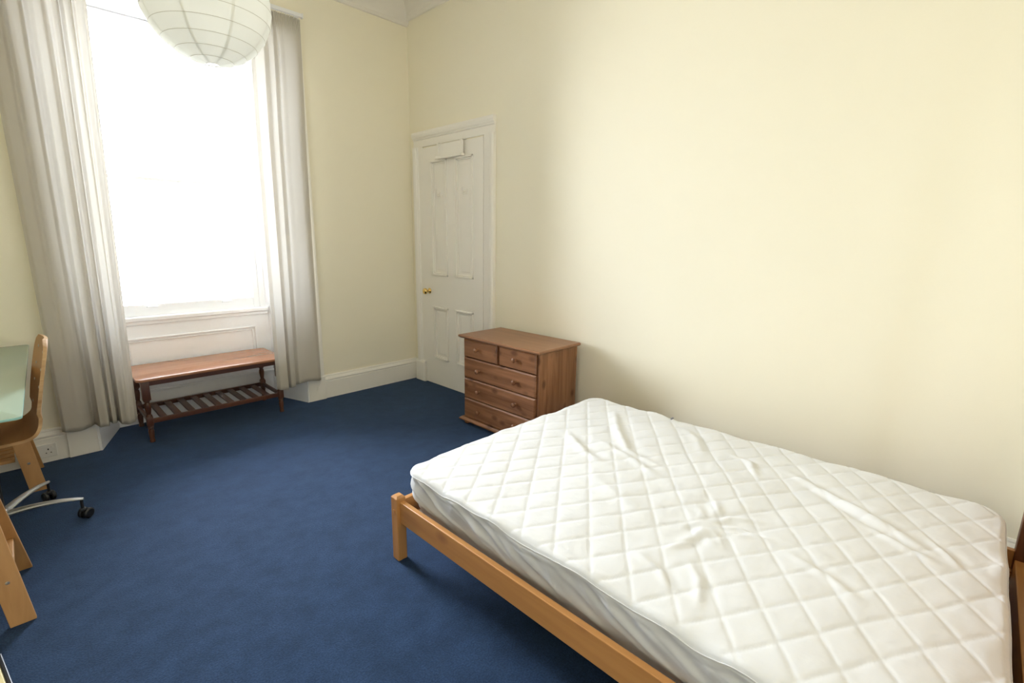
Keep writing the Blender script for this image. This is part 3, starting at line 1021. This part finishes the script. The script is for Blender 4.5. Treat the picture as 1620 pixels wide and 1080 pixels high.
tube(bm, [(p.x+n_.x*0.001, p.y+n_.y*0.001, p.z+0.001) for p, n_ in zip(LP[::2], NRM[::2])], 0.0013, 6, closed=True)
finish('edge_piping', bm, M_piping, mt, smooth=True)
bm = new()
p = Vector((-0.337, -2.909, MZ+0.008))
box(bm, p.x-0.012, p.x+0.012, p.y-0.004, p.y+0.004, p.z-0.004, p.z+0.004, 0.001)
tg = finish('stitched_tag', bm, mat('grey_tag', (0.22, 0.22, 0.24), 0.7), mt)
tg['label'] = 'small grey tag'

# ------------------------------------------------------------------ low table under the window
TX0, TX1, TY0, TY1, TZ = -2.280, -1.322, -0.135, 0.352, 0.455
tab = thing('coffee_table', 'low dark wooden table with slatted lower shelf below the window', 'table', ((TX0+TX1)/2, 0.11, 0))
def rounded_slab(x0, x1, y0, y1, z0, z1, r, bev):
    bm = new()
    pts = []
    for (cx_, cy_, a0) in ((x1-r, y1-r, 0), (x0+r, y1-r, PI/2), (x0+r, y0+r, PI), (x1-r, y0+r, 1.5*PI)):
        for k in range(7):
            a = a0+PI/2*k/6
            pts.append((cx_, cy_, math.cos(a), math.sin(a)))
    prof = [(bev, 0), (bev*.3, bev*.3), (0, bev), (0, z1-z0-bev), (bev*.3, z1-z0-bev*.3), (bev, z1-z0)]
    rings = [[bm.verts.new((cx_+c*(r-i), cy_+s*(r-i), z0+z)) for cx_, cy_, c, s in pts] for i, z in prof]
    n = len(pts)
    for a, b in zip(rings, rings[1:]):
        for k in range(n):
            bm.faces.new((a[k], a[(k+1) % n], b[(k+1) % n], b[k]))
    bm.faces.new(rings[0]); bm.faces.new(rings[-1])
    return bm
M_tabtop = wood('varnished_table_top', (0.46, 0.215, 0.115), (0.36, 0.155, 0.078), 'x', 0.24, 0.0, 0.7)
finish('table_top', rounded_slab(TX0, TX1, TY0, TY1, TZ-0.020, TZ, 0.035, 0.006), M_tabtop, tab, smooth=True, angle=30)
ins = 0.028
lx = (TX0+ins+0.02, TX1-ins-0.02)
ly = (TY0+ins+0.02, TY1-ins-0.02)
for y in ly:
    bm = new(); box(bm, lx[0], lx[1], y-0.009, y+0.009, TZ-0.058, TZ-0.020, 0.002); finish('apron', bm, M_tb['x'], tab)
for x in lx:
    bm = new(); box(bm, x-0.009, x+0.009, ly[0], ly[1], TZ-0.072, TZ-0.020, 0.002); finish('apron', bm, M_tb['y'], tab)
SZ = 0.150
for x in lx:
    for y in ly:
        bm = new()
        box(bm, x-0.023, x+0.023, y-0.023, y+0.023, 0.300, TZ-0.021, 0.002)
        lathe(bm, [(0.018, 0.300), (0.019, 0.292), (0.013, 0.284), (0.018, 0.274), (0.020, 0.255), (0.017, 0.225), (0.013, 0.200), (0.016, 0.194), (0.019, 0.188), (0.019, 0.183)], (x, y, 0), 'z', 18)
        box(bm, x-0.019, x+0.019, y-0.019, y+0.019, 0.122, 0.184, 0.002)
        lathe(bm, [(0.019, 0.124), (0.020, 0.116), (0.014, 0.110), (0.019, 0.102), (0.014, 0.094), (0.018, 0.080), (0.017, 0.055), (0.013, 0.022), (0.017, 0.014), (0.015, 0.0)], (x, y, 0), 'z', 18)
        finish('leg', bm, M_tb['z'], tab, smooth=True)
for y in ly:
    bm = new(); box(bm, lx[0], lx[1], y-0.010, y+0.010, SZ-0.018, SZ+0.014, 0.003); finish('shelf_rail', bm, M_tb['x'], tab)
for x in lx:
    bm = new(); box(bm, x-0.010, x+0.010, ly[0], ly[1], SZ-0.014, SZ+0.012, 0.003); finish('shelf_rail', bm, M_tb['y'], tab)
for k in range(9):
    x = lx[0]+(lx[1]-lx[0])*(k+1)/10
    bm = new(); box(bm, x-0.021, x+0.021, ly[0]+0.006, ly[1]-0.006, SZ-0.006, SZ+0.006, 0.002); finish('shelf_slat', bm, M_tb['y'], tab)

# ------------------------------------------------------------------ glass desk on two trestles
DA = math.radians(-2.1)
DP = Vector((-2.795, -1.62, 0))   # near right corner of the glass on the floor plan
XF = Matrix.Translation(DP) @ Matrix.Rotation(DA, 4, 'Z') @ Matrix.Translation(-DP)
def dk(p):
    return XF @ Vector(p)
gl0 = thing('desk_top', 'pale green frosted glass desk top lying on two wooden trestles', 'desk top', tuple(dk((-3.16, -0.84, 0.738))))
gbx = (-3.53, -2.795, -1.62, -0.03)
bm = rounded_slab(gbx[0], gbx[1], gbx[2], gbx[3], 0.742, 0.752, 0.02, 0.002)
gl = finish('glass_sheet', bm, [M_frost, M_gedge], gl0, xf=XF, smooth=True, angle=30)
for pg in gl.data.polygons:
    if abs(pg.normal.z) < 0.5:
        pg.material_index = 1
for (x, y) in ((-3.46, -1.46), (-2.99, -1.46), (-3.46, -0.24), (-2.99, -0.24)):
    bm = new(); lathe(bm, [(0.014, 0.736), (0.014, 0.742)], (x, y, 0), 'z', 16)
    finish('rubber_pad', bm, M_plastic, gl0, xf=XF)

def trestle(label, yc, xr, spread):
    """two inverted-V plank pairs carrying a top bar, with a slatted shelf"""
    tb = thing('trestle', label, 'trestle', (xr-0.36, yc, 0))
    tb['group'] = 'wooden trestles under the glass desk'
    ZT = 0.70
    wdt, thk = 0.070, 0.018
    ts = 0.055
    def leg(xfoot, lean, sy):
        bm = new()
        yf, yt = yc+sy*spread, yc+sy*ts
        xa, xb_ = xfoot-wdt, xfoot
        hexa(bm, [(xa, yf-thk/2, 0), (xb_, yf-thk/2, 0), (xb_, yf+thk/2, 0), (xa, yf+thk/2, 0),
                  (xa-lean, yt-thk/2, ZT), (xb_-lean, yt-thk/2, ZT), (xb_-lean, yt+thk/2, ZT), (xa-lean, yt+thk/2, ZT)], 0.002)
        l_ = finish('leg', bm, M_dk['z'], tb)
        bm = new()
        zz = 0.16
        t = zz/ZT
        yy = yf+(yt-yf)*t+(-thk/2 if True else 0)
        lathe(bm, [(0.0065, 0), (0.0065, 0.0015), (0, 0.002)], (xfoot-wdt/2-lean*t, yy+0.0005, zz), (0, -1, 0), 12)
        finish('screw', bm, M_steel, l_)
    for sy in (-1, 1):
        leg(xr, 0.085, sy)
        leg(xr-0.62, -0.085, sy)
    bm = new(); box(bm, xr-0.64-0.02, xr-0.05, yc-0.045, yc+0.045, ZT, 0.736, 0.003); finish('top_bar', bm, M_dk['x'], tb)
    zs_ = 0.185
    t = zs_/ZT
    half = spread+(ts-spread)*t
    for xe in (xr-0.055, xr-0.62-0.03):
        bm = new(); box(bm, xe-0.02, xe+0.02, yc-half+0.009, yc+half-0.009, zs_-0.036, zs_-0.012, 0.002); finish('shelf_bearer', bm, M_dk['y'], tb)
    for k in range(4):
        y = yc-half+0.045+k*(2*half-0.09)/3
        bm = new(); box(bm, xr-0.67, xr-0.105, y-0.026, y+0.026, zs_-0.012, zs_+0.004, 0.002); finish('shelf_slat', bm, M_dk['x'], tb)
trestle('birch wood trestle nearer to the camera under the glass desk', -1.485, -2.862, 0.202)
trestle('birch wood trestle behind the swivel chair near the window wall', -0.262, -2.775, 0.180)

# ------------------------------------------------------------------ plywood swivel chair
CA = math.radians(2.2)
CP = Vector((-2.950, -0.875, 0))
XC = Matrix.Translation(CP) @ Matrix.Rotation(CA, 4, 'Z')
chair = thing('swivel_chair', 'bent plywood swivel chair with aluminium star base at the desk', 'chair', tuple(CP))
# side profile in chair space: x towards the back rest, z up
prof = []
for x, z in ((-0.235, 0.462), (-0.215, 0.474), (-0.16, 0.476), (-0.08, 0.470), (0.0, 0.466), (0.06, 0.468)):
    prof.append((x, z))
for k in range(1, 9):
    a = k/8*math.radians(78)
    prof.append((0.06+0.075*math.sin(a), 0.468+0.075*(1-math.cos(a))))
x0_, z0_ = prof[-1]
for k in range(1, 15):
    t = k/14
    prof.append((x0_+0.060*t+0.018*t*t, z0_+0.372*t))
prof = [(x+0.060, z+0.014) for x, z in prof]
NPF = len(prof)
def half_w(i):
    t = i/(NPF-1)
    if t < 0.10:
        return 0.150+0.045*math.sin(t/0.10*PI/2)
    wv = 0.195-0.025*math.sin(min(1, max(0, (t-0.35)/0.3))*PI)
    z = prof[i][1]
    top = prof[-1][1]
    d = top-z
    if i > 14 and d < 0.10:
        wv *= math.sqrt(max(0.0, 1-((0.10-d)/0.10)**2))*0.55+0.45
    return wv
NW = 15
front, back = [], []
for i in range(NPF):
    xa, za = prof[max(0, i-1)]; xb2, zb2 = prof[min(NPF-1, i+1)]
    tx, tz = xb2-xa, zb2-za
    l_ = math.hypot(tx, tz)
    nx, nz = -tz/l_, tx/l_
    hw = half_w(i)
    rf, rb = [], []
    for j in range(NW):
        s = -1+2*j/(NW-1)
        bow = 0.012*(s*s) if i > 14 else 0.004*s*s
        rf.append((prof[i][0]+nx*(0.0065+bow), s*hw, prof[i][1]+nz*(0.0065+bow)))
        rb.append((prof[i][0]+nx*(-0.0065+bow), s*hw, prof[i][1]+nz*(-0.0065+bow)))
    front.append(rf); back.append(rb)
bm = new()
A = grid_mesh(bm, front); B = grid_mesh(bm, back)
edge_faces = []
for i in range(NPF-1):
    for j in (0, NW-1):
        edge_faces.append(bm.faces.new((A[i][j], A[i+1][j], B[i+1][j], B[i][j])))
for i in (0, NPF-1):
    for j in range(NW-1):
        edge_faces.append(bm.faces.new((A[i][j], A[i][j+1], B[i][j+1], B[i][j])))
for f_ in edge_faces:
    f_.material_index = 1
finish('plywood_shell', bm, [M_ply, M_ply_edge], chair, smooth=True, angle=40, xf=XC)
for k, zf in enumerate((0.60, 0.69, 0.78, 0.86)):
    i = min(range(NPF), key=lambda q_: abs(prof[q_][1]-zf) + (0 if q_ > 14 else 9))
    for sy in (-0.10, 0.10):
        bm = new()
        lathe(bm, [(0.007, 0), (0.0065, 0.002), (0, 0.003)], (prof[i][0]-0.0105, sy, prof[i][1]), (-1, 0, 0.15), 12)
        finish('rivet', bm, M_steel, chair, xf=XC)
bm = new(); box(bm, -0.09, 0.09, -0.075, 0.075, 0.440, 0.458, 0.004); finish('seat_plate', bm, M_black, chair, xf=XC)
bm = new(); lathe(bm, [(0.026, 0.10), (0.026, 0.27), (0.016, 0.275), (0.016, 0.44)], (0, 0, 0), 'z', 20); finish('gas_column', bm, M_black, chair, smooth=True, xf=XC)
bm = new(); lathe(bm, [(0.030, 0.075), (0.036, 0.085), (0.034, 0.118), (0.027, 0.124)], (0, 0, 0), 'z', 24); finish('hub', bm, M_alu, chair, smooth=True, xf=XC)
arm0 = math.atan2(-0.97-CP.y, -2.665-CP.x)-CA
for k in range(5):
    a = arm0+k*2*PI/5
    ca, sa = math.cos(a), math.sin(a)
    bm = new()
    rr = []
    for q_ in range(13):
        t = q_/12
        r_ = 0.020+0.290*t
        zc = 0.098+0.030*math.sin(t*PI*0.55)-0.022*t*t
        hw = 0.022*(1-t)+0.011*t
        if t > 0.9:
            hw *= 1-0.45*(t-0.9)/0.1
        hh_ = 0.014*(1-t)+0.007*t
        ring = []
        for m_ in range(10):
            b_ = 2*PI*m_/10
            lx_, lz_ = hw*math.cos(b_), hh_*math.sin(b_)
            ring.append((ca*r_-sa*lx_, sa*r_+ca*lx_, zc+lz_))
        rr.append(ring)
    V = grid_mesh(bm, rr, wrap=True)
    bm.faces.new(V[0]); bm.faces.new(V[-1])
    arm = finish('base_arm', bm, M_alu, chair, smooth=True, xf=XC)
    bm = new()
    wx0, wy0 = ca*0.300, sa*0.300
    ca2, sa2 = math.cos(a+1.0), math.sin(a+1.0)
    lathe(bm, [(0.006, 0.045), (0.006, 0.100)], (wx0, wy0, 0), 'z', 10)
    for sd in (-1, 1):
        c0 = (wx0+ca2*0.012+sa2*sd*0.006, wy0+sa2*0.012-ca2*sd*0.006, 0.0255)
        lathe(bm, [(0.0, 0.0), (0.022, 0.0), (0.0255, 0.004), (0.0255, 0.014), (0.020, 0.019), (0, 0.0195)], c0, (sa2*sd, -ca2*sd, 0), 22)
    box(bm, wx0-0.012, wx0+0.012, wy0-0.012, wy0+0.012, 0.040, 0.058, 0.004)
    finish('castor', bm, M_black, arm, smooth=True, xf=XC)

# ------------------------------------------------------------------ item in the lower left corner
bxo = thing('storage_box', 'pale yellow box with dark edging on the carpet at the lower left photo corner', 'box', (-3.09, -1.98, 0))
XB = Matrix.Translation((-2.950, -1.87, 0)) @ Matrix.Rotation(math.radians(8), 4, 'Z')
bm = new(); box(bm, -0.24, -0.012, -0.36, -0.012, 0.0, 0.030, 0.004); finish('body', bm, M_yellow, bxo, xf=XB)
bm = new()
box(bm, -0.012, 0.0, -0.37, 0.0, 0.0, 0.032, 0.003)
box(bm, -0.25, -0.012, -0.012, 0.0, 0.0, 0.032, 0.003)
finish('edging', bm, M_black, bxo, xf=XB)
